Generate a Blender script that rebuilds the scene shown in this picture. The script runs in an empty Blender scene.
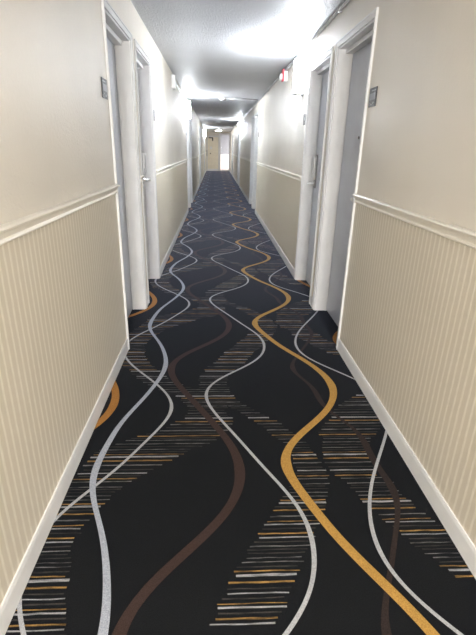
import bpy, bmesh, math, random
from mathutils import Vector, Matrix
random.seed(7)
PI = math.pi
scn = bpy.context.scene
col = scn.collection

# ------------------------------------------------------------------ dimensions (metres)
XL, XR = -0.646, 0.935            # wall faces
ZC = 2.423                        # ceiling
Y0, Y1 = -4.0, 30.6               # corridor ends
DEPTH = 0.16                      # wall thickness at the door recesses
DH = 2.145                        # door opening height
RAIL_TOP = {-1: 1.171, 1: 1.143}
RAIL_BOT = {-1: 1.117, 1: 1.088}
MOD = 7.4                         # spacing of the door pairs
OPEN = [(2.962, 3.795), (3.995, 4.805)]
CAS = 0.038
BASE_H = 0.094

# ------------------------------------------------------------------ materials
def new_mat(name):
    m = bpy.data.materials.new(name); m.use_nodes = True
    nt = m.node_tree
    b = nt.nodes['Principled BSDF']
    return m, nt, b

def N(nt, typ, **kw):
    n = nt.nodes.new(typ)
    for k, v in kw.items():
        if k in n.inputs.keys(): n.inputs[k].default_value = v
        else: setattr(n, k, v)
    return n

def coords(nt, scale=(1, 1, 1)):
    tc = N(nt, 'ShaderNodeTexCoord')
    mp = N(nt, 'ShaderNodeMapping'); mp.inputs['Scale'].default_value = scale
    nt.links.new(tc.outputs['Object'], mp.inputs['Vector'])
    return mp.outputs['Vector']

def bump(nt, b, height, strength, dist):
    bp = N(nt, 'ShaderNodeBump'); bp.inputs['Strength'].default_value = strength
    bp.inputs['Distance'].default_value = dist
    nt.links.new(height, bp.inputs['Height']); nt.links.new(bp.outputs['Normal'], b.inputs['Normal'])
    return bp

def ramp(nt, fac, stops):
    r = N(nt, 'ShaderNodeValToRGB')
    e = r.color_ramp.elements
    while len(e) < len(stops): e.new(0.5)
    for el, (p, c) in zip(e, stops):
        el.position = p; el.color = (*c, 1)
    nt.links.new(fac, r.inputs['Fac'])
    return r.outputs['Color']

def paint(name, c, rough=0.4, spec=0.5, nscale=0, nstr=0.0, metal=0.0, ndist=0.002):
    m, nt, b = new_mat(name)
    b.inputs['Roughness'].default_value = rough
    b.inputs['Specular IOR Level'].default_value = spec
    b.inputs['Metallic'].default_value = metal
    v = coords(nt)
    n = N(nt, 'ShaderNodeTexNoise'); n.inputs['Scale'].default_value = 6.0; n.inputs['Detail'].default_value = 3
    nt.links.new(v, n.inputs['Vector'])
    lo = tuple(x * 0.95 for x in c); hi = tuple(min(1, x * 1.04) for x in c)
    nt.links.new(ramp(nt, n.outputs['Fac'], [(0.3, lo), (0.7, hi)]), b.inputs['Base Color'])
    if nscale:
        n2 = N(nt, 'ShaderNodeTexNoise'); n2.inputs['Scale'].default_value = nscale; n2.inputs['Detail'].default_value = 2
        nt.links.new(v, n2.inputs['Vector'])
        bump(nt, b, n2.outputs['Fac'], nstr, ndist)
    return m

def textured_wall(name, c, scale, strength, dist, rough, spec=0.5):
    """painted plaster with a trowelled (knock-down) skin"""
    m, nt, b = new_mat(name)
    b.inputs['Roughness'].default_value = rough
    b.inputs['Specular IOR Level'].default_value = spec
    v = coords(nt)
    n1 = N(nt, 'ShaderNodeTexNoise'); n1.inputs['Scale'].default_value = scale; n1.inputs['Detail'].default_value = 4
    n1.inputs['Distortion'].default_value = 0.6
    nt.links.new(v, n1.inputs['Vector'])
    n2 = N(nt, 'ShaderNodeTexNoise'); n2.inputs['Scale'].default_value = 1.6
    nt.links.new(v, n2.inputs['Vector'])
    mr = N(nt, 'ShaderNodeMapRange'); mr.inputs['From Min'].default_value = 0.46; mr.inputs['From Max'].default_value = 0.60
    nt.links.new(n1.outputs['Fac'], mr.inputs['Value'])
    lo = tuple(x * 0.96 for x in c); hi = tuple(min(1, x * 1.03) for x in c)
    nt.links.new(ramp(nt, n2.outputs['Fac'], [(0.35, lo), (0.65, hi)]), b.inputs['Base Color'])
    bump(nt, b, mr.outputs['Result'], strength, dist)
    return m

def ribbed(name, c_lo, c_hi, pitch):
    """wainscot covering: narrow raised vertical ribs, slightly irregular"""
    m, nt, b = new_mat(name)
    b.inputs['Roughness'].default_value = 0.42
    tc = N(nt, 'ShaderNodeTexCoord')
    sep = N(nt, 'ShaderNodeSeparateXYZ'); nt.links.new(tc.outputs['Object'], sep.inputs[0])
    mp = N(nt, 'ShaderNodeMapping'); mp.inputs['Scale'].default_value = (1, 9, 2.2)
    nt.links.new(tc.outputs['Object'], mp.inputs['Vector'])
    nz = N(nt, 'ShaderNodeTexNoise'); nz.inputs['Scale'].default_value = 3.0; nz.inputs['Detail'].default_value = 3
    nt.links.new(mp.outputs['Vector'], nz.inputs['Vector'])
    a = N(nt, 'ShaderNodeMath', operation='MULTIPLY_ADD'); a.inputs[1].default_value = 0.008; a.inputs[2].default_value = 0.0
    nt.links.new(nz.outputs['Fac'], a.inputs[0])
    s = N(nt, 'ShaderNodeMath', operation='ADD'); nt.links.new(sep.outputs['Y'], s.inputs[0]); nt.links.new(a.outputs[0], s.inputs[1])
    k = N(nt, 'ShaderNodeMath', operation='MULTIPLY'); k.inputs[1].default_value = 2 * PI / pitch
    nt.links.new(s.outputs[0], k.inputs[0])
    sn = N(nt, 'ShaderNodeMath', operation='SINE'); nt.links.new(k.outputs[0], sn.inputs[0])
    mr = N(nt, 'ShaderNodeMapRange'); mr.inputs['From Min'].default_value = 0.1; mr.inputs['From Max'].default_value = 1.0
    nt.links.new(sn.outputs[0], mr.inputs['Value'])
    n2 = N(nt, 'ShaderNodeTexNoise'); n2.inputs['Scale'].default_value = 14.0; n2.inputs['Detail'].default_value = 3
    nt.links.new(mp.outputs['Vector'], n2.inputs['Vector'])
    mm = N(nt, 'ShaderNodeMath', operation='MULTIPLY'); nt.links.new(mr.outputs['Result'], mm.inputs[0])
    mr2 = N(nt, 'ShaderNodeMapRange'); mr2.inputs['From Min'].default_value = 0.3; mr2.inputs['From Max'].default_value = 0.6
    mr2.inputs['To Min'].default_value = 0.55
    nt.links.new(n2.outputs['Fac'], mr2.inputs['Value']); nt.links.new(mr2.outputs['Result'], mm.inputs[1])
    nt.links.new(ramp(nt, mm.outputs[0], [(0.0, c_lo), (1.0, c_hi)]), b.inputs['Base Color'])
    bump(nt, b, mm.outputs[0], 0.20, 0.0015)
    return m

def carpet(name, c, amount=1.0, ragged=0.0):
    """dyed cut pile: fine fibre grain, optional broken, streaky yarn"""
    m, nt, b = new_mat(name)
    b.inputs['Roughness'].default_value = 0.9
    b.inputs['Specular IOR Level'].default_value = 0.06
    b.inputs['Sheen Weight'].default_value = 0.4
    b.inputs['Sheen Roughness'].default_value = 0.25
    b.inputs['Sheen Tint'].default_value = (0.6, 0.68, 1.0, 1)
    v = coords(nt)
    n = N(nt, 'ShaderNodeTexNoise'); n.inputs['Scale'].default_value = 260; n.inputs['Detail'].default_value = 2
    nt.links.new(v, n.inputs['Vector'])
    lo = tuple(x * 0.72 for x in c); hi = tuple(x * 1.22 for x in c)
    cc = ramp(nt, n.outputs['Fac'], [(0.3, lo), (0.7, hi)])
    if ragged:
        v2 = coords(nt, (14, 160, 1))
        n3 = N(nt, 'ShaderNodeTexNoise'); n3.inputs['Scale'].default_value = 1.0; n3.inputs['Detail'].default_value = 3
        nt.links.new(v2, n3.inputs['Vector'])
        mr = N(nt, 'ShaderNodeMapRange'); mr.inputs['From Min'].default_value = 0.5 - 0.10; mr.inputs['From Max'].default_value = 0.5 + 0.10
        mr.inputs['To Min'].default_value = 1 - ragged
        nt.links.new(n3.outputs['Fac'], mr.inputs['Value'])
        mx = N(nt, 'ShaderNodeMix', data_type='RGBA')
        mx.inputs['A'].default_value = (*BLACK, 1)
        nt.links.new(mr.outputs['Result'], mx.inputs['Factor'])
        nt.links.new(cc, mx.inputs['B'])
        cc = mx.outputs['Result']
    nt.links.new(cc, b.inputs['Base Color'])
    bump(nt, b, n.outputs['Fac'], 0.3, 0.002)
    return m

def glow(name, c, strength):
    m, nt, b = new_mat(name)
    b.inputs['Base Color'].default_value = (0.9, 0.9, 0.88, 1)
    b.inputs['Roughness'].default_value = 0.4
    b.inputs['Emission Color'].default_value = (*c, 1)
    b.inputs['Emission Strength'].default_value = strength
    return m

BLACK = (0.0100, 0.0108, 0.0122)
M = {}
M['wall'] = textured_wall('wall_paint', (0.69, 0.65, 0.58), 48, 0.30, 0.0022, 0.46, 0.35)
M['wall_smooth'] = textured_wall('wall_paint_smooth', (0.69, 0.65, 0.58), 60, 0.10, 0.0015, 0.42, 0.35)
M['wainscot'] = ribbed('wainscot_ribs', (0.635, 0.575, 0.465), (0.80, 0.75, 0.64), 0.038)
M['ceiling'] = textured_wall('ceiling_texture', (0.56, 0.57, 0.60), 60, 0.8, 0.005, 0.55)
M['trim'] = paint('trim_white_paint', (0.80, 0.80, 0.79), 0.32, 0.5)
M['rail'] = paint('chair_rail_paint', (0.84, 0.80, 0.71), 0.38, 0.5)
M['casing'] = paint('casing_white_paint', (0.68, 0.68, 0.68), 0.42, 0.4)
M['door'] = paint('door_grey_paint', (0.47, 0.49, 0.54), 0.32, 0.5, 40, 0.03)
M['end_door'] = paint('beige_door_paint', (0.82, 0.76, 0.62), 0.45)
M['metal'] = paint('satin_nickel', (0.70, 0.70, 0.69), 0.35, 0.5, metal=0.7)
M['steel'] = paint('brushed_steel', (0.30, 0.30, 0.30), 0.35, 0.5, metal=0.6)
M['dark_metal'] = paint('dark_bronze', (0.06, 0.055, 0.05), 0.4)
M['sign_dark'] = paint('sign_charcoal', (0.040, 0.040, 0.042), 0.45)
M['sign_light'] = paint('sign_grey_panel', (0.16, 0.16, 0.165), 0.4)
M['sign_mark'] = paint('sign_pale_marks', (0.30, 0.30, 0.30), 0.4)
M['white_plastic'] = paint('white_plastic', (0.80, 0.80, 0.79), 0.35)
M['grey_conduit'] = paint('conduit_grey', (0.36, 0.36, 0.37), 0.35)
M['red_plastic'] = paint('red_plastic', (0.55, 0.03, 0.05), 0.35)
M['glow'] = glow('sconce_glow', (0.88, 0.935, 1.0), 38.0)
M['up_glow'] = glow('sconce_uplight', (0.88, 0.935, 1.0), 290.0)
M['fill_dome_glow'] = glow('fill_dome_glow', (1.0, .97, .92), 29.0)
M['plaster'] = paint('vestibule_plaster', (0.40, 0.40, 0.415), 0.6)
M['vest_lit'] = paint('vestibule_painted_light', (0.90, 0.87, 0.82), 0.6)  # pale tone paints the daylight on the lower back wall
M['terracotta'] = paint('terracotta_tile', (0.55, 0.34, 0.30), 0.6)
M['c_black'] = carpet('carpet_black', BLACK)
M['c_white'] = carpet('carpet_pale_grey', (0.38, 0.385, 0.40))
M['c_silver'] = carpet('carpet_silver', (0.35, 0.375, 0.43))
M['c_gold'] = carpet('carpet_gold', (0.41, 0.235, 0.062))
M['c_orange'] = carpet('carpet_amber', (0.35, 0.16, 0.04))
M['c_brown'] = carpet('carpet_brown', (0.047, 0.030, 0.026))
M['c_dusk'] = carpet('carpet_dark_brown', (0.032, 0.023, 0.021))
M['s_white'] = carpet('carpet_streak_white', (0.34, 0.34, 0.35), ragged=0.55)
M['s_gold'] = carpet('carpet_streak_gold', (0.34, 0.20, 0.065), ragged=0.75)
M['s_grey'] = carpet('carpet_streak_grey', (0.17, 0.165, 0.165), ragged=0.85)
M['s_dim'] = carpet('carpet_streak_dim', (0.050, 0.045, 0.042), ragged=0.75)
gm, gnt, gb = new_mat('door_glass')
gb.inputs['Base Color'].default_value = (0.95, 0.97, 0.97, 1)
gb.inputs['Transmission Weight'].default_value = 1.0
gb.inputs['Roughness'].default_value = 0.0
gb.inputs['IOR'].default_value = 1.05
M['glass'] = gm

# ------------------------------------------------------------------ mesh builder
class MB:
    def __init__(self): self.v = []; self.f = []; self.m = []; self.sm = []
    def add(self, vs, fs, mi=0, smooth=False):
        o = len(self.v); self.v += [tuple(p) for p in vs]
        for f in fs:
            self.f.append([i + o for i in f]); self.m.append(mi); self.sm.append(smooth)
    def box(self, x0, x1, y0, y1, z0, z1, mi=0):
        x0, x1 = sorted((x0, x1)); y0, y1 = sorted((y0, y1)); z0, z1 = sorted((z0, z1))
        vs = [(x, y, z) for x in (x0, x1) for y in (y0, y1) for z in (z0, z1)]
        self.add(vs, [(0, 1, 3, 2), (4, 6, 7, 5), (0, 4, 5, 1), (2, 3, 7, 6), (0, 2, 6, 4), (1, 5, 7, 3)], mi)
    def prism(self, prof, y0, y1, mi=0, axis='y', smooth=False):
        """closed profile [(a,b)...] extruded along an axis"""
        def P(a, b, t):
            return {'y': (a, t, b), 'z': (a, b, t), 'x': (t, a, b)}[axis]
        n = len(prof)
        vs = [P(a, b, y0) for a, b in prof] + [P(a, b, y1) for a, b in prof]
        fs = [[i, (i + 1) % n, n + (i + 1) % n, n + i] for i in range(n)]
        self.add(vs, fs, mi, smooth)
        self.add([P(a, b, y0) for a, b in prof], [list(range(n))[::-1]], mi)
        self.add([P(a, b, y1) for a, b in prof], [list(range(n))], mi)
    def tube(self, path, r, n=10, mi=0):
        path = [Vector(p) for p in path]; rings = []
        for i, p in enumerate(path):
            d = (path[min(i + 1, len(path) - 1)] - path[max(i - 1, 0)]).normalized()
            a = d.cross(Vector((0, 0, 1)))
            if a.length < 1e-4: a = d.cross(Vector((0, 1, 0)))
            a.normalize(); b = d.cross(a)
            rr = r[i] if isinstance(r, (list, tuple)) else r
            rings.append([p + rr * (math.cos(2 * PI * k / n) * a + math.sin(2 * PI * k / n) * b) for k in range(n)])
        vs = [q for R in rings for q in R]; fs = []
        for i in range(len(rings) - 1):
            for k in range(n):
                fs.append([i * n + k, i * n + (k + 1) % n, (i + 1) * n + (k + 1) % n, (i + 1) * n + k])
        fs.append(list(range(n))[::-1]); fs.append([(len(rings) - 1) * n + k for k in range(n)])
        self.add(vs, fs, mi, True)
    def lathe(self, prof, centre, axis='z', n=28, mi=0):
        """profile [(r,h)...] revolved"""
        c = Vector(centre); vs = []
        for r, h in prof:
            for k in range(n):
                a = 2 * PI * k / n; u, w = r * math.cos(a), r * math.sin(a)
                vs.append(c + Vector({'z': (u, w, h), 'x': (h, u, w), 'y': (u, h, w)}[axis]))
        fs = []
        for i in range(len(prof) - 1):
            for k in range(n):
                fs.append([i * n + k, i * n + (k + 1) % n, (i + 1) * n + (k + 1) % n, (i + 1) * n + k])
        fs.append(list(range(n))[::-1]); fs.append([(len(prof) - 1) * n + k for k in range(n)])
        self.add(vs, fs, mi, True)
    def build(self, name, mats, parent=None, bevel=0.0, recalc=True):
        me = bpy.data.meshes.new(name)
        me.from_pydata(self.v, [], self.f)
        for m in (mats if isinstance(mats, (list, tuple)) else [mats]): me.materials.append(m)
        for p, mi, s in zip(me.polygons, self.m, self.sm): p.material_index = mi; p.use_smooth = s
        if recalc:
            bm = bmesh.new(); bm.from_mesh(me); bmesh.ops.recalc_face_normals(bm, faces=bm.faces); bm.to_mesh(me); bm.free()
        me.update()
        o = bpy.data.objects.new(name, me); col.objects.link(o)
        if parent: o.parent = parent
        if bevel:
            bv = o.modifiers.new('bevel', 'BEVEL'); bv.width = bevel; bv.segments = 2; bv.limit_method = 'ANGLE'
        return o

def tag(o, label=None, cat=None, group=None, kind=None):
    if label: o['label'] = label
    if cat: o['category'] = cat
    if group: o['group'] = group
    if kind: o['kind'] = kind
    return o

def empty(name, loc):
    o = bpy.data.objects.new(name, None); o.empty_display_size = 0.1; col.objects.link(o); o.location = loc
    return o

def copy_tree(o, parent=None):
    c = o.copy(); col.objects.link(c)
    if parent: c.parent = parent
    for ch in list(o.children): copy_tree(ch, c)
    return c

# ------------------------------------------------------------------ carpet
T = 1.79
def phase(y):                                   # woven repeat; drawn in slightly past the fourth metre
    return y + 0.03 * max(0.0, y - 4.0)
def fourier(c):
    def f(y):
        w = 2 * PI * phase(y) / T; s = c[0]
        for k in range(1, (len(c) - 1) // 2 + 1):
            s += c[2 * k - 1] * math.cos(k * w) + c[2 * k] * math.sin(k * w)
        return s
    return f
cG = fourier([0.5523, -0.1367, 0.1438, -0.0243, 0.0037, -0.0073, 0.0026, -0.0008, 0.0014])
cW1 = fourier([-0.4453, -0.1032, 0.0184, 0.0027, 0.0065, 0.0028, 0.0011, 0.0023, -0.0007])
cWb = fourier([-0.4623, 0.1012, 0.181, -0.0105, -0.0088, -0.003, -0.0053, -0.0011, -0.0013])
cW2 = fourier([0.1751, -0.0317, -0.2054, 0.0184, 0.0292, -0.0079, 0.001, 0.0023, 0.0003])
cW3 = fourier([0.8196, 0.0555, 0.1906, -0.0148, -0.0147, 0.0021, 0.001, 0.0002, -0.0005])
cB1 = fourier([-0.0792, 0.1858, -0.0809, -0.0234, -0.0109, 0.003, 0.002, 0.0007, -0.0005])
cB2 = fourier([0.6819, 0.1052, -0.0572, -0.0186, -0.0032, 0.0107, 0.0073, -0.0031, 0.0105])
cG2 = lambda y: cG(y + 0.21) - 1.335
cG3 = lambda y: cG(y + 0.36) + 0.618
FX0, FX1 = XL - DEPTH - 0.02, XR + DEPTH + 0.02

fl = MB()
fl.box(FX0, FX1, Y0, Y1 + 0.12, -0.05, 0.0, 0)
def ribbon(f, w_ext, w_dia, mi, z):
    """curved yarn line; widest where it runs straight along the corridor"""
    y = Y0 + 0.02; L = []
    while y < Y1:
        e = 1e-3; s = (f(y + e) - f(y - e)) / (2 * e)
        n = Vector((1, -s)).normalized(); ang = abs(math.atan(s)) / 0.45
        w = w_ext + (w_dia - w_ext) * min(1, ang)
        x = f(y); L.append((Vector((x, y)) - n * w / 2, Vector((x, y)) + n * w / 2))
        y += 0.02 if y < 8 else 0.04
    vs = []; fs = []
    for a, b in L: vs += [(a.x, a.y, z), (b.x, b.y, z)]
    for i in range(len(L) - 1):
        if min(vs[2 * i][0], vs[2 * i + 2][0]) < FX0 or max(vs[2 * i + 1][0], vs[2 * i + 3][0]) > FX1: continue
        fs.append([2 * i, 2 * i + 1, 2 * i + 3, 2 * i + 2])
    fl.add(vs, fs, mi)
mats = [M[k] for k in ('c_black', 'c_white', 'c_silver', 'c_gold', 'c_orange', 'c_brown', 'c_dusk', 's_white', 's_gold', 's_grey', 's_dim')]
ribbon(cB1, 0.050, 0.038, 5, 0.0010)
ribbon(cB2, 0.038, 0.020, 6, 0.0010)
ribbon(cG2, 0.048, 0.040, 4, 0.0012)
ribbon(cG3, 0.048, 0.040, 4, 0.0012)
ribbon(cWb, 0.021, 0.014, 1, 0.0014)
ribbon(cW2, 0.020, 0.015, 1, 0.0014)
ribbon(cW3, 0.018, 0.014, 1, 0.0014)
ribbon(cW1, 0.033, 0.020, 2, 0.0016)
ribbon(cG, 0.052, 0.038, 3, 0.0018)

# striped bands: for each band the left and right edge over one repeat
bands = [
 [(.91,-.01,.20),(.964,.01,.23),(1.04,.05,.26),(1.1,.08,.30),(1.2,.14,.36),(1.3,.20,.42),(1.39,.25,.47),(1.48,.32,.495),(1.58,.38,.53),
  (1.67,.38,.515),(1.78,.37,.49),(1.89,.30,.42),(1.99,.24,.36),(2.1,.15,.25),(2.16,.08,.19),(2.25,.0,.12),(2.34,-.11,.09),(2.44,-.10,.08),
  (2.52,-.10,.08),(2.59,-.07,.13),(2.68,-.03,.18)],
 [(.88,-.66,-.44),(1.0,-.70,-.49),(1.1,-.74,-.51),(1.2,-.76,-.53),(1.3,-.74,-.52),(1.42,-.70,-.46),(1.53,-.66,-.41),(1.6,-.62,-.32),(1.7,-.60,-.20),
  (1.78,-.57,-.12),(1.82,-.50,-.02),(1.89,-.40,.03),(1.93,-.28,.08),(1.99,-.24,.09),(2.04,-.17,.10),(2.1,-.15,.06),(2.16,-.15,.07),
  (2.2,-.18,.10),(2.25,-.21,.10),(2.3,-.28,.02),(2.36,-.36,-.12),(2.44,-.45,-.26),(2.52,-.52,-.32),(2.6,-.57,-.38),(2.67,-.63,-.43)],
 [(1.04,.88,1.08),(1.1,.83,1.03),(1.14,.81,1.0),(1.2,.76,.96),(1.26,.74,.94),(1.3,.70,.90),(1.35,.67,.87),(1.415,.63,.85),(1.48,.62,.81),
  (1.53,.60,.81),(1.58,.56,.76),(1.62,.55,.76),(1.7,.52,.78),(1.73,.54,.78),(1.82,.56,.80),(1.89,.56,.86),(1.93,.57,.90),(2.0,.62,.95),
  (2.04,.65,.98),(2.1,.68,1.0),(2.16,.73,1.05),(2.25,.84,1.1),(2.32,.95,1.1)]]
def edge(b, y):
    if y < b[0][0] or y > b[-1][0]: return None
    for p, q in zip(b, b[1:]):
        if p[0] <= y <= q[0]:
            t = (y - p[0]) / (q[0] - p[0]); return p[1] + t * (q[1] - p[1]), p[2] + t * (q[2] - p[2])
W_, G_, K_, D_ = 7, 8, 9, 10
streaks = [(.884,G_,.005),(.902,D_,.006),(.919,W_,.0055),(.935,G_,.007),(.953,D_,.006),(.971,W_,.007),(.984,G_,.004),(1.002,D_,.006),(1.019,W_,.005),
 (1.036,D_,.006),(1.059,G_,.008),(1.085,W_,.011),(1.101,G_,.006),(1.118,D_,.006),(1.137,K_,.0045),(1.154,K_,.004),(1.173,D_,.005),(1.188,D_,.005),
 (1.203,K_,.005),(1.222,D_,.006),(1.242,W_,.006),(1.260,G_,.007),(1.283,D_,.006),(1.304,W_,.006),(1.319,G_,.004),(1.344,K_,.006),(1.376,G_,.007),
 (1.395,D_,.007),(1.415,W_,.010),(1.430,G_,.006),(1.452,K_,.004),(1.474,K_,.004),(1.496,D_,.005),(1.512,D_,.005),(1.526,K_,.005),(1.558,K_,.005),(1.577,G_,.007),
 (1.594,D_,.006),(1.612,W_,.007),(1.635,D_,.007),(1.666,K_,.008),(1.697,G_,.009),(1.724,W_,.011),(1.742,G_,.004),(1.760,D_,.006),(1.778,K_,.004),(1.80,D_,.006),
 (1.822,K_,.005),(1.85,K_,.005),(1.867,D_,.006),(1.885,G_,.008),(1.905,D_,.007),(1.930,K_,.009),(1.958,D_,.007),(1.985,K_,.007),(2.012,G_,.009),(2.043,W_,.011),
 (2.068,D_,.007),(2.092,K_,.005),(2.12,D_,.007),(2.145,D_,.007),(2.165,K_,.008),(2.185,D_,.006),(2.206,K_,.008),(2.228,D_,.007),(2.250,G_,.009),(2.275,W_,.010),
 (2.30,D_,.008),(2.325,K_,.006),(2.35,K_,.005),(2.375,D_,.007),(2.41,K_,.006),(2.44,K_,.008),(2.47,D_,.007),(2.495,K_,.006),(2.52,W_,.007),(2.55,D_,.007),(2.59,W_,.011),
 (2.61,G_,.007),(2.635,D_,.006),(2.655,K_,.006)]
def unphase(p): return p if p <= 4.0 else (p + 0.12) / 1.03
for k in range(-3, 18):
    for y, mi, th in streaks:
        yy = unphase(y + k * T)
        if yy < Y0 + 0.05 or yy > Y1 - 0.05: continue
        zz = 0.0004
        for b in bands:
            e = edge(b, y)
            if not e: continue
            a = max(FX0, e[0] + random.uniform(-.010, .010)); c = min(FX1, e[1] + random.uniform(-.010, .010))
            if c - a < 0.02: continue
            # slightly wavering yarn
            n = 5; vs = []; fs = []
            for i in range(n + 1):
                x = a + (c - a) * i / n; dy = random.uniform(-.0012, .0012); h = th * random.uniform(.75, 1.1) / 2
                vs += [(x, yy + dy - h, zz), (x, yy + dy + h, zz)]
            for i in range(n): fs.append([2 * i, 2 * i + 2, 2 * i + 3, 2 * i + 1])
            fl.add(vs, fs, mi); zz += 0.0001
floor = fl.build('floor', mats, recalc=False)
tag(floor, 'black hotel carpet with wavy gold, pale grey and brown lines and streaked bands', 'carpet', kind='structure')

# ------------------------------------------------------------------ walls, baseboards, chair rails
def openings():
    return [(a + k * MOD, b + k * MOD) for k in range(4) for a, b in OPEN]
def solid_spans():
    y = Y0; out = []
    for a, b in openings(): out.append((y, a)); y = b
    out.append((y, Y1)); return out

for s, side in ((-1, 'left'), (1, 'right')):
    xf = XL if s < 0 else XR; xb = xf + s * DEPTH
    zm = (RAIL_TOP[s] + RAIL_BOT[s]) / 2
    w = MB()
    for a, b in solid_spans():
        w.box(xf, xb, a, b, -0.05, zm, 1); w.box(xf, xb, a, b, zm, ZC + 0.05, 0)
    for a, b in openings(): w.box(xf, xb, a, b, DH, ZC + 0.05, 0)
    tag(w.build('wall_' + side, [M['wall'] if s < 0 else M['wall_smooth'], M['wainscot']]),
        side + ' corridor wall, beige textured paint above ribbed wainscot', 'wall', kind='structure')
    bb = MB(); rl = MB()
    for a, b in solid_spans():
        a2 = a + (CAS if a > Y0 else 0); b2 = b - (CAS if b < Y1 else 0)
        if b2 - a2 < 0.02: continue
        t = 0.009
        bb.prism([(xf, 0), (xf - s * t, 0), (xf - s * t, BASE_H - 0.016), (xf - s * 0.006, BASE_H), (xf, BASE_H)], a2, b2)
        if b2 - a2 < 0.3 and s > 0: continue
        z0, z1 = RAIL_BOT[s], RAIL_TOP[s]; h = z1 - z0
        pr = [(0, 0), (.010, 0), (.013, .05), (.014, .11), (.012, .17), (.008, .21), (.006, .27), (.008, .31), (.010, .40), (.013, .52), (.017, .64),
              (.021, .71), (.021, .75), (.027, .79), (.031, .86), (.030, .94), (.025, 1.0), (0, 1.0)]
        rl.prism([(xf - s * d, z0 + q * h) for d, q in pr], a2, b2)
    tag(bb.build('baseboard_' + side, M['trim']), 'white baseboard along the ' + side + ' wall', 'baseboard', kind='structure')
    tag(rl.build('trim_%d' % (1 if s < 0 else 2), M['rail']), 'cream moulded chair rail along the ' + side + ' wall', 'chair rail', kind='structure')

c = MB(); c.box(FX0, FX1, Y0, Y1 + 0.12, ZC, ZC + 0.06)
tag(c.build('ceiling', M['ceiling']), 'white ceiling with rough knock-down texture', 'ceiling', kind='structure')
bw = MB(); WX0, WX1, WZ0, WZ1 = -.50, .80, .35, 2.15
bw.box(FX0, WX0, Y0 - 0.1, Y0, -0.05, ZC + 0.05); bw.box(WX1, FX1, Y0 - 0.1, Y0, -0.05, ZC + 0.05)
bw.box(WX0, WX1, Y0 - 0.1, Y0, -0.05, WZ0); bw.box(WX0, WX1, Y0 - 0.1, Y0, WZ1, ZC + 0.05)
tag(bw.build('wall_back', M['wall']), 'plain beige wall behind the viewer', 'wall', kind='structure')
root = empty('fill_window_1', (0, Y0, 0)); tag(root, 'tall window added behind the viewer for frontal fill light', 'window', kind='structure')  # unseen window, added to hold the frontal fill
m = MB()
for x in (WX0, (WX0 + WX1) / 2 - .02, WX1 - .04): m.box(x, x + .04, -.08, -.03, WZ0, WZ1)
m.box(WX0 + .04, WX1 - .04, -.08, -.03, WZ0, WZ0 + .04); m.box(WX0 + .04, WX1 - .04, -.08, -.03, WZ1 - .04, WZ1)
m.build('fill_window_frame', M['casing'], root)
al = bpy.data.lights.new('window_fill', 'AREA'); al.shape = 'RECTANGLE'; al.size = 1.5; al.size_y = 2.0; al.energy = 140.0; al.color = (1.0, .97, .93)  # area light added as fill for near walls and door jambs
ao = bpy.data.objects.new('window_fill', al); col.objects.link(ao); ao.location = (.15, Y0 - .35, 1.3); ao.rotation_euler = (PI / 2, 0, 0)
ao.rotation_euler = Vector((0, 1, -.05)).to_track_quat('-Z', 'Z').to_euler()

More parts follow.
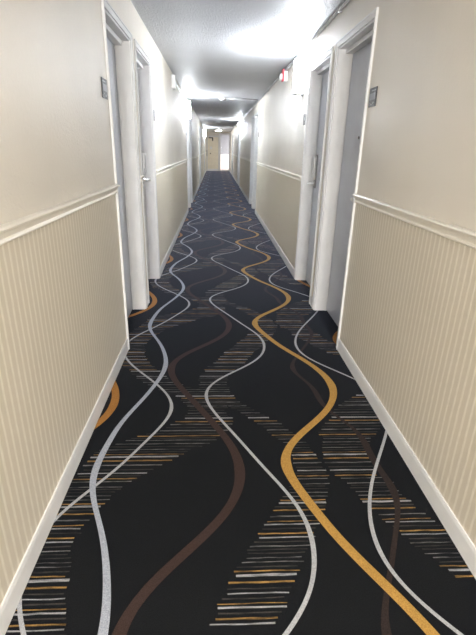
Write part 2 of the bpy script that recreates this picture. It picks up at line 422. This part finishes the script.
# ------------------------------------------------------------------ guest room doors
def make_door(n, s, kind, y0, y1):
    """kind 0: lock at the near side, 1: lock at the far side"""
    xf = XL if s < 0 else XR
    W = y1 - y0
    root = empty('door_%d' % n, (xf, y0, 0))
    X = lambda u: s * u                                   # u = depth behind the wall face
    f = MB()
    for (a, b, z0, z1) in ((-CAS, 0.004, 0, DH + CAS), (W - 0.004, W + CAS, 0, DH + CAS), (0.004, W - 0.004, DH - 0.004, DH + CAS)):
        f.box(X(-0.010), X(0.0), a, b, z0, z1)
    o = 0.010                                             # raised outer bead of the casing
    for (a, b, z0, z1) in ((-CAS, -CAS + o, 0, DH + CAS), (W + CAS - o, W + CAS, 0, DH + CAS), (-CAS + o, W + CAS - o, DH + CAS - o, DH + CAS)):
        f.box(X(-0.015), X(-0.010), a, b, z0, z1)
    L = 0.016                                             # jamb lining
    f.box(X(0), X(DEPTH), 0, L, 0, DH); f.box(X(0), X(DEPTH), W - L, W, 0, DH); f.box(X(0), X(DEPTH), L, W - L, DH - L, DH)
    st = 0.030                                            # door stop
    f.box(X(.098), X(.110), L, L + .008, 0, DH - L); f.box(X(.098), X(.110), W - L - .008, W - L, 0, DH - L)
    f.box(X(.055), X(.110), L + .008, W - L - .008, DH - L - st, DH - L)
    f.build('door_frame', M['casing'], root, bevel=0.003)
    d = MB(); d.box(X(.112), X(.154), L + .003, W - L - .003, 0.008, DH - L - .003)
    slab = d.build('door_slab', M['door'], root, bevel=0.003)
    yl = L + 0.085 if kind == 0 else W - L - 0.085
    dirn = 1 if kind == 0 else -1
    p = MB()                                              # tall key-card escutcheon with rounded ends
    U0 = .112; z0, z1 = 1.035, 1.365
    def capsule(hw, za, zb):
        return [(yl + hw * math.cos(PI * i / 12), zb - hw + hw * math.sin(PI * i / 12)) for i in range(13)] + \
               [(yl + hw * math.cos(PI + PI * i / 12), za + hw * .6 + hw * .6 * math.sin(PI + PI * i / 12)) for i in range(13)]
    p.prism(capsule(.036, z0, z1), X(U0), X(U0 - .012), axis='x')
    plate = p.build('lock_plate', M['steel'], root, bevel=0.004)
    q = MB()                                              # card reader housing, swelling towards its top
    rings = []
    for u, k in ((0.0, 1.0), (.022, .96), (.036, .84), (.042, .60)):
        rings.append([(X(U0 - .012 - u * (.45 + .55 * (b - z0) / (z1 - z0))), yl + (a - yl) * k, 1.24 + (b - 1.24) * (.6 + .4 * k)) for a, b in capsule(.030, 1.12, 1.355)])
    n = len(rings[0]); vs = [v for R in rings for v in R]; fs = []
    for r_ in range(3):
        for i in range(n): fs.append([r_ * n + i, r_ * n + (i + 1) % n, (r_ + 1) * n + (i + 1) % n, (r_ + 1) * n + i])
    fs.append([3 * n + i for i in range(n)]); fs.append(list(range(n))[::-1])
    q.add(vs, fs, 0, True); q.build('card_reader', M['metal'], plate)
    h = MB()
    h.tube([(X(U0 - .012), yl, 1.082), (X(U0 - .030), yl, 1.082), (X(U0 - .032), yl, 1.082), (X(U0 - .075), yl, 1.082)], [.024, .022, .013, .013], 14)
    h.tube([(X(U0 - .072), yl - dirn * .012, 1.082), (X(U0 - .078), yl + dirn * .03, 1.084), (X(U0 - .075), yl + dirn * .08, 1.085), (X(U0 - .064), yl + dirn * .118, 1.081)],
           [.014, .013, .011, .009])
    h.build('lever_handle', M['metal'], plate)
    e = MB(); e.lathe([(.011, 0), (.011, .004), (.007, .006), (.002, .006)], (X(.112) - s * .006, W / 2, 1.50), 'x', 16)
    e.build('peephole', M['dark_metal'], root)
    return tag(root, None, 'door', kind='structure')

ordinal = ['nearest', 'second', 'third', 'fourth', 'fifth', 'sixth', 'seventh', 'eighth']
dn = 1
for s, side in ((-1, 'left'), (1, 'right')):
    protos = []
    for j, (a, b) in enumerate(OPEN):
        r = make_door(dn, s, j, a, b); protos.append(r)
        r['label'] = 'grey room door in a white frame, %s door along the %s wall' % (ordinal[j], side); dn += 1
    for k in range(1, 4):
        for j, r0 in enumerate(protos):
            r = copy_tree(r0); r.name = 'door_%d' % dn; dn += 1
            r.location.y += k * MOD
            r['label'] = 'grey room door in a white frame, %s door along the %s wall' % (ordinal[2 * k + j], side)

# ------------------------------------------------------------------ room signs
def make_sign(s):
    root = empty('room_sign', (0, 0, 0)); X = lambda u: -s * u
    p = MB(); hw, h = .062, .105
    p.box(X(0), X(.006), -hw, hw, 0, h); p.build('back_plate', M['sign_dark'], root, bevel=0.003)
    q = MB(); q.box(X(.006), X(.0085), -hw + .008, hw - .008, .038, .074); q.build('number_panel', M['sign_light'], root, bevel=0.001)
    r = MB()                                              # pale flourish under the panel and a rule above it
    pts = [(X(.0068), -.045 + .011 * i, .018 + .007 * math.sin(i * 1.05)) for i in range(9)]
    r.tube(pts, .0022, 6); r.build('pale_flourish', M['sign_mark'], root)
    r = MB(); r.box(X(.006), X(.0074), -.05, .02, .086, .090); r.build('pale_rule', M['sign_mark'], root)
    return root
for s, side in ((-1, 'left'), (1, 'right')):
    proto = None; xf = XL if s < 0 else XR
    for k in range(4):
        for j, y in enumerate((2.832, 4.955)):
            r = make_sign(s) if proto is None else copy_tree(proto)
            proto = proto or r
            r.location = (xf, y + k * MOD, 1.655)
            i = 2 * k + j
            tag(r, 'small charcoal room sign beside the %s door on the %s wall' % (ordinal[i], side), 'sign', 'room signs beside the doors')

# ------------------------------------------------------------------ wall sconces
def make_sconce(s):
    root = empty('wall_sconce', (0, 0, 0)); X = lambda u: -s * u
    b = MB(); b.box(X(0), X(.018), -.085, .085, -.02, .34); b.build('back_plate', M['white_plastic'], root, bevel=0.004)
    d = MB(); prof = []
    for i in range(17):
        a = PI * i / 16; prof.append((X(.018 + .095 * math.sin(a)), .08 * math.cos(a)))
    d.prism(prof, 0.0, 0.32, axis='z', smooth=True); d.build('diffuser', M['glow'], root)
    u = MB(); u.lathe([(.045, .3205), (.045, .326), (.03, .329), (.002, .329)], (X(.058), 0, 0), 'z', 20); u.build('uplight_lens', M['up_glow'], root)
    t = MB()
    for z0, z1 in ((-.006, .0),):
        t.prism([(X(.018), .086)] + [(X(.018 + .101 * math.sin(PI * i / 16)), .086 * math.cos(PI * i / 16)) for i in range(17)] + [(X(.018), -.086)], z0, z1, axis='z')
    t.build('bottom_cap', M['white_plastic'], root)
    return root
sc = [(1, 5.17, 'glowing white wall sconce on the right wall just past the second door'),
      (-1, 10.0, 'glowing white wall sconce on the left wall before the second pair of doors'),
      (1, 17.4, 'far glowing wall sconce on the right wall before the third pair of doors'),
      (-1, 24.6, 'farthest glowing wall sconce, small on the left wall near the corridor end'),
      ]
for s, y, lab in sc:
    r = make_sconce(s); r.location = (XL if s < 0 else XR, y, 1.97)
    tag(r, lab, 'wall light', 'wall sconces')

for y, lab in ((-.9, 'round flush ceiling light added behind the viewer as fill'), (27.6, 'small bright flush ceiling light added to brighten the corridor end')):
    root = empty('added_ceiling_light', (.15, y, ZC)); tag(root, lab, 'added ceiling light')  # both added as fill: one for the near walls, one for the far end
    m = MB(); m.lathe([(.20, 0), (.20, -.025), (.19, -.03)], (0, 0, 0)); m.build('base_ring', M['white_plastic'], root)
    m = MB(); m.lathe([(.185, -.028), (.17, -.038), (.13, -.046), (.07, -.050), (.004, -.051)], (0, 0, 0)); m.build('dome', M['fill_dome_glow'], root)

# ------------------------------------------------------------------ things on ceiling and walls
def pipe(name, path, r, mat, label, cat):
    m = MB(); m.tube(path, r, 10); return tag(m.build(name, mat), label, cat)
root = empty('conduit', (XR, 2, ZC - .035)); tag(root, 'thin grey conduit running along the top of the right wall', 'conduit')
m = MB(); m.tube([(-.016, -6 + 2 - 0, 0), (-.016, 19.5, 0)], .0125, 10); m.build('pipe', M['grey_conduit'], root)
for i in range(9):
    y = -2.0 + i * 2.4 - 2 + 1.0
    m = MB(); m.box(-.031, -.001, y - .012, y + .012, -.017, .017); m.build('pipe_strap', M['grey_conduit'], root, bevel=.002)
pipe('cross_conduit', [(XR - .03, 10.39, ZC - .011), (0.22, 10.39, ZC - .011)], .010, M['grey_conduit'],
     'thin conduit crossing the ceiling to the nearer smoke detector', 'conduit')
for x, y, lab in ((0.14, 10.42, 'white smoke detector on the ceiling, nearer one at the cross conduit'),
                  (0.08, 19.3, 'white smoke detector on the ceiling, farther one near the corridor end')):
    root = empty('smoke_detector', (x, y, ZC)); tag(root, lab, 'smoke detector', 'smoke detectors on the ceiling')
    m = MB(); m.lathe([(.085, 0), (.085, -.012), (.078, -.018)], (0, 0, 0)); m.build('base_ring', M['white_plastic'], root)
    m = MB(); m.lathe([(.074, -.018), (.072, -.034), (.050, -.056), (.030, -.062), (.004, -.062)], (0, 0, 0)); m.build('sensor_dome', M['grey_conduit'], root)  # grey puts the dome's backlit shade into its colour

root = empty('fire_alarm', (XR, 6.45, 2.25)); tag(root, 'red and white fire alarm strobe high on the right wall', 'fire alarm')
m = MB(); m.box(-.045, 0, -.055, .055, 0, .12); m.build('back_box', M['white_plastic'], root, bevel=.004)
m = MB(); m.box(-.066, -.045, -.055, .055, .0, .145); m.build('red_body', M['red_plastic'], root, bevel=.004)
m = MB(); m.box(-.098, -.066, -.045, .045, .02, .09); m.build('strobe_lens', M['white_plastic'], root, bevel=.008)
m = MB(); m.tube([(-.016, 0, .12), (-.016, 0, .128)], .010); m.build('connector', M['grey_conduit'], root)

root = empty('junction_box', (XL, 7.15, 2.20)); tag(root, 'white junction box high on the left wall with raceway leaving it', 'junction box')
m = MB(); m.box(0, .05, -.055, .055, 0, .18); m.build('box_body', M['white_plastic'], root, bevel=.004)
m = MB(); m.box(.05, .056, -.058, .058, -.003, .183); m.build('cover_plate', M['white_plastic'], root, bevel=.002)
m = MB(); m.box(XL, XL + .026, 7.205, 9.92, 2.325, 2.35)
tag(m.build('raceway', M['white_plastic'], bevel=.003), 'white surface raceway from the junction box to the left wall sconce', 'raceway')

# ------------------------------------------------------------------ corridor end and daylit vestibule
DX0, DX1, DZ = -0.56, 0.17, 2.12       # beige door
GX0, GX1, GZ = 0.26, 0.90, 2.30        # glazed exit
w = MB()
yE0, yE1 = Y1, Y1 + 0.12
w.box(FX0, DX0, yE0, yE1, -.05, ZC + .05); w.box(DX1, GX0, yE0, yE1, -.05, ZC + .05); w.box(GX1, FX1, yE0, yE1, -.05, ZC + .05)
w.box(DX0, DX1, yE0, yE1, DZ, ZC + .05); w.box(GX0, GX1, yE0, yE1, GZ, ZC + .05)
tag(w.build('wall_end', M['wall']), 'beige wall closing the far end of the corridor', 'wall', kind='structure')
root = empty('door_%d' % dn, (DX0, Y1, 0)); dn += 1
tag(root, 'beige door with a closer at the far end of the corridor', 'door', kind='structure')
W = DX1 - DX0
m = MB(); m.box(.01, W - .01, .03, .07, .008, DZ - .01); m.build('door_slab', M['end_door'], root, bevel=.004)
m = MB(); m.box(-.05, .0, -.015, .0, 0, DZ + .05); m.box(W, W + .05, -.015, 0, 0, DZ + .05); m.box(0, W, -.015, 0, DZ, DZ + .05)
m.box(0, .01, 0, .1, 0, DZ); m.box(W - .01, W, 0, .1, 0, DZ); m.box(.01, W - .01, 0, .1, DZ - .01, DZ)
m.build('door_frame', M['casing'], root)
m = MB(); m.box(.02, W - .02, .012, .03, .02, .14); m.build('kick_plate', M['trim'], root)
m = MB(); m.box(.08, .36, -.03, .03, 2.02, 2.09); m.box(.30, .38, -.05, .0, 1.86, 2.05); m.build('door_closer', M['dark_metal'], root)
m = MB(); m.lathe([(.03, 0), (.03, .01), (.014, .02), (.014, .05), (.032, .06), (.036, .08), (.028, .095), (.004, .1)], (.20, .03, 0), 'y', 20)
kn = m.build('door_knob', M['dark_metal'], root); kn.location = (0, 0, 1.10); kn.scale = (1, -1, 1)
m = MB(); m.box(.16, .30, .024, .03, 1.36, 1.52); m.build('notice_plate', M['white_plastic'], root)
m = MB(); m.box(-.045, -.02, -.03, -.015, .95, 1.3); m.build('push_bar', M['dark_metal'], root)

root = empty('door_%d' % dn, (GX0, Y1, 0)); dn += 1
tag(root, 'glazed exit door full of daylight at the corridor end', 'door', kind='structure')
W = GX1 - GX0
m = MB()
m.box(-.05, 0, -.015, 0, 0, GZ + .05); m.box(W, W + .05, -.015, 0, 0, GZ + .05); m.box(0, W, -.015, 0, GZ, GZ + .05)
m.box(0, .04, .03, .09, 0, GZ); m.box(W - .04, W, .03, .09, 0, GZ); m.box(.04, W - .04, .03, .09, GZ - .05, GZ); m.box(.04, W - .04, .03, .09, 0, .08)
m.build('door_frame', M['casing'], root)
m = MB(); m.box(.04, W - .04, .056, .062, .08, GZ - .05); m.build('glass_pane', M['glass'], root)
m = MB(); m.tube([(.10, .0, 1.03), (W - .10, .0, 1.03)], .014); m.box(.09, .11, 0, .056, 1.02, 1.04); m.box(W - .11, W - .09, 0, .056, 1.02, 1.04)
m.build('push_bar', M['metal'], root)

VX0, VX1, VY1 = 0.05, 1.75, 33.0
v = MB(); v.box(VX0, VX1 + 6, yE1, VY1 + .1, -.05, 0.0)
tag(v.build('floor_vestibule', M['terracotta']), 'red tiled floor outside the glazed exit door', 'floor', kind='structure')
v = MB(); v.box(VX0 - .1, VX1 + .1, yE1, VY1, ZC, ZC + .06)
tag(v.build('ceiling_vestibule', M['plaster']), 'plain ceiling beyond the exit door', 'ceiling', kind='structure')
v = MB(); v.box(VX0 - .1, VX1 + .1, VY1, VY1 + .1, -.05, 1.05, 1); v.box(VX0 - .1, VX1 + .1, VY1, VY1 + .1, 1.05, ZC + .06, 0)  # pale below, grey above: bright and shaded parts painted into the wall
tag(v.build('wall_vestibule', [M['plaster'], M['vest_lit']]), 'plaster wall beyond the exit door, daylight painted pale on its lower part', 'wall', kind='structure')
v = MB(); v.box(VX0 - .1, VX0, yE1, VY1, -.05, ZC); tag(v.build('wall_vestibule_left', M['plaster']), 'left side wall beyond the exit door', 'wall', kind='structure')
v = MB(); v.box(VX1, VX1 + .1, yE1, yE1 + .15, -.05, ZC); v.box(VX1, VX1 + .1, VY1 - .2, VY1, -.05, ZC); v.box(VX1, VX1 + .1, yE1 + .15, VY1 - .2, 2.1, ZC)
v.box(FX1 - .02, VX1 + .1, yE0 + .06, yE1, -.05, ZC + .05)
tag(v.build('wall_vestibule_right', M['plaster']), 'right side wall with daylight opening beyond the exit door', 'wall', kind='structure')

# ------------------------------------------------------------------ daylight
dl = bpy.data.lights.new('exit_daylight', 'AREA'); dl.shape = 'RECTANGLE'; dl.size = 1.6; dl.size_y = 2.0; dl.energy = 20.0; dl.color = (1.0, .97, .94)
do = bpy.data.objects.new('exit_daylight', dl); col.objects.link(do); do.location = (VX1 + .5, (yE1 + VY1) / 2, 1.05)
do.rotation_euler = Vector((-1, .25, -.15)).to_track_quat('-Z', 'Z').to_euler()
wd = bpy.data.worlds.new('sky'); scn.world = wd; wd.use_nodes = True
bg = wd.node_tree.nodes['Background']; bg.inputs[0].default_value = (.72, .84, 1.0, 1); bg.inputs[1].default_value = 0.55

# ------------------------------------------------------------------ camera
cam = bpy.data.cameras.new('camera'); co = bpy.data.objects.new('camera', cam); col.objects.link(co)
cam.sensor_fit = 'VERTICAL'; cam.sensor_height = 36.0; cam.lens = 431.95 / 635 * 36.0
pitch, yaw, roll = .3714, .0568, .0254
cp, sp, cy, sy = math.cos(pitch), math.sin(pitch), math.cos(yaw), math.sin(yaw)
fwd = Vector((sy * cp, cy * cp, -sp)); rt = Vector((cy, -sy, 0)); up = rt.cross(fwd)
r2 = math.cos(roll) * rt + math.sin(roll) * up; u2 = -math.sin(roll) * rt + math.cos(roll) * up
mw = Matrix((r2, u2, -fwd)).transposed().to_4x4(); mw.translation = Vector((0, 0, 1.4))
co.matrix_world = mw; cam.clip_start = 0.02; cam.clip_end = 200
scn.camera = co

scn.view_settings.view_transform = 'Standard'
scn.view_settings.look = 'None'
scn.view_settings.exposure = 2.05
scn.view_settings.gamma = 1.0
scn.view_settings.use_curve_mapping = False
scn.cycles.max_bounces = 10
scn.cycles.diffuse_bounces = 6
scn.cycles.use_denoising = True
scn.cycles.sample_clamp_indirect = 0.0
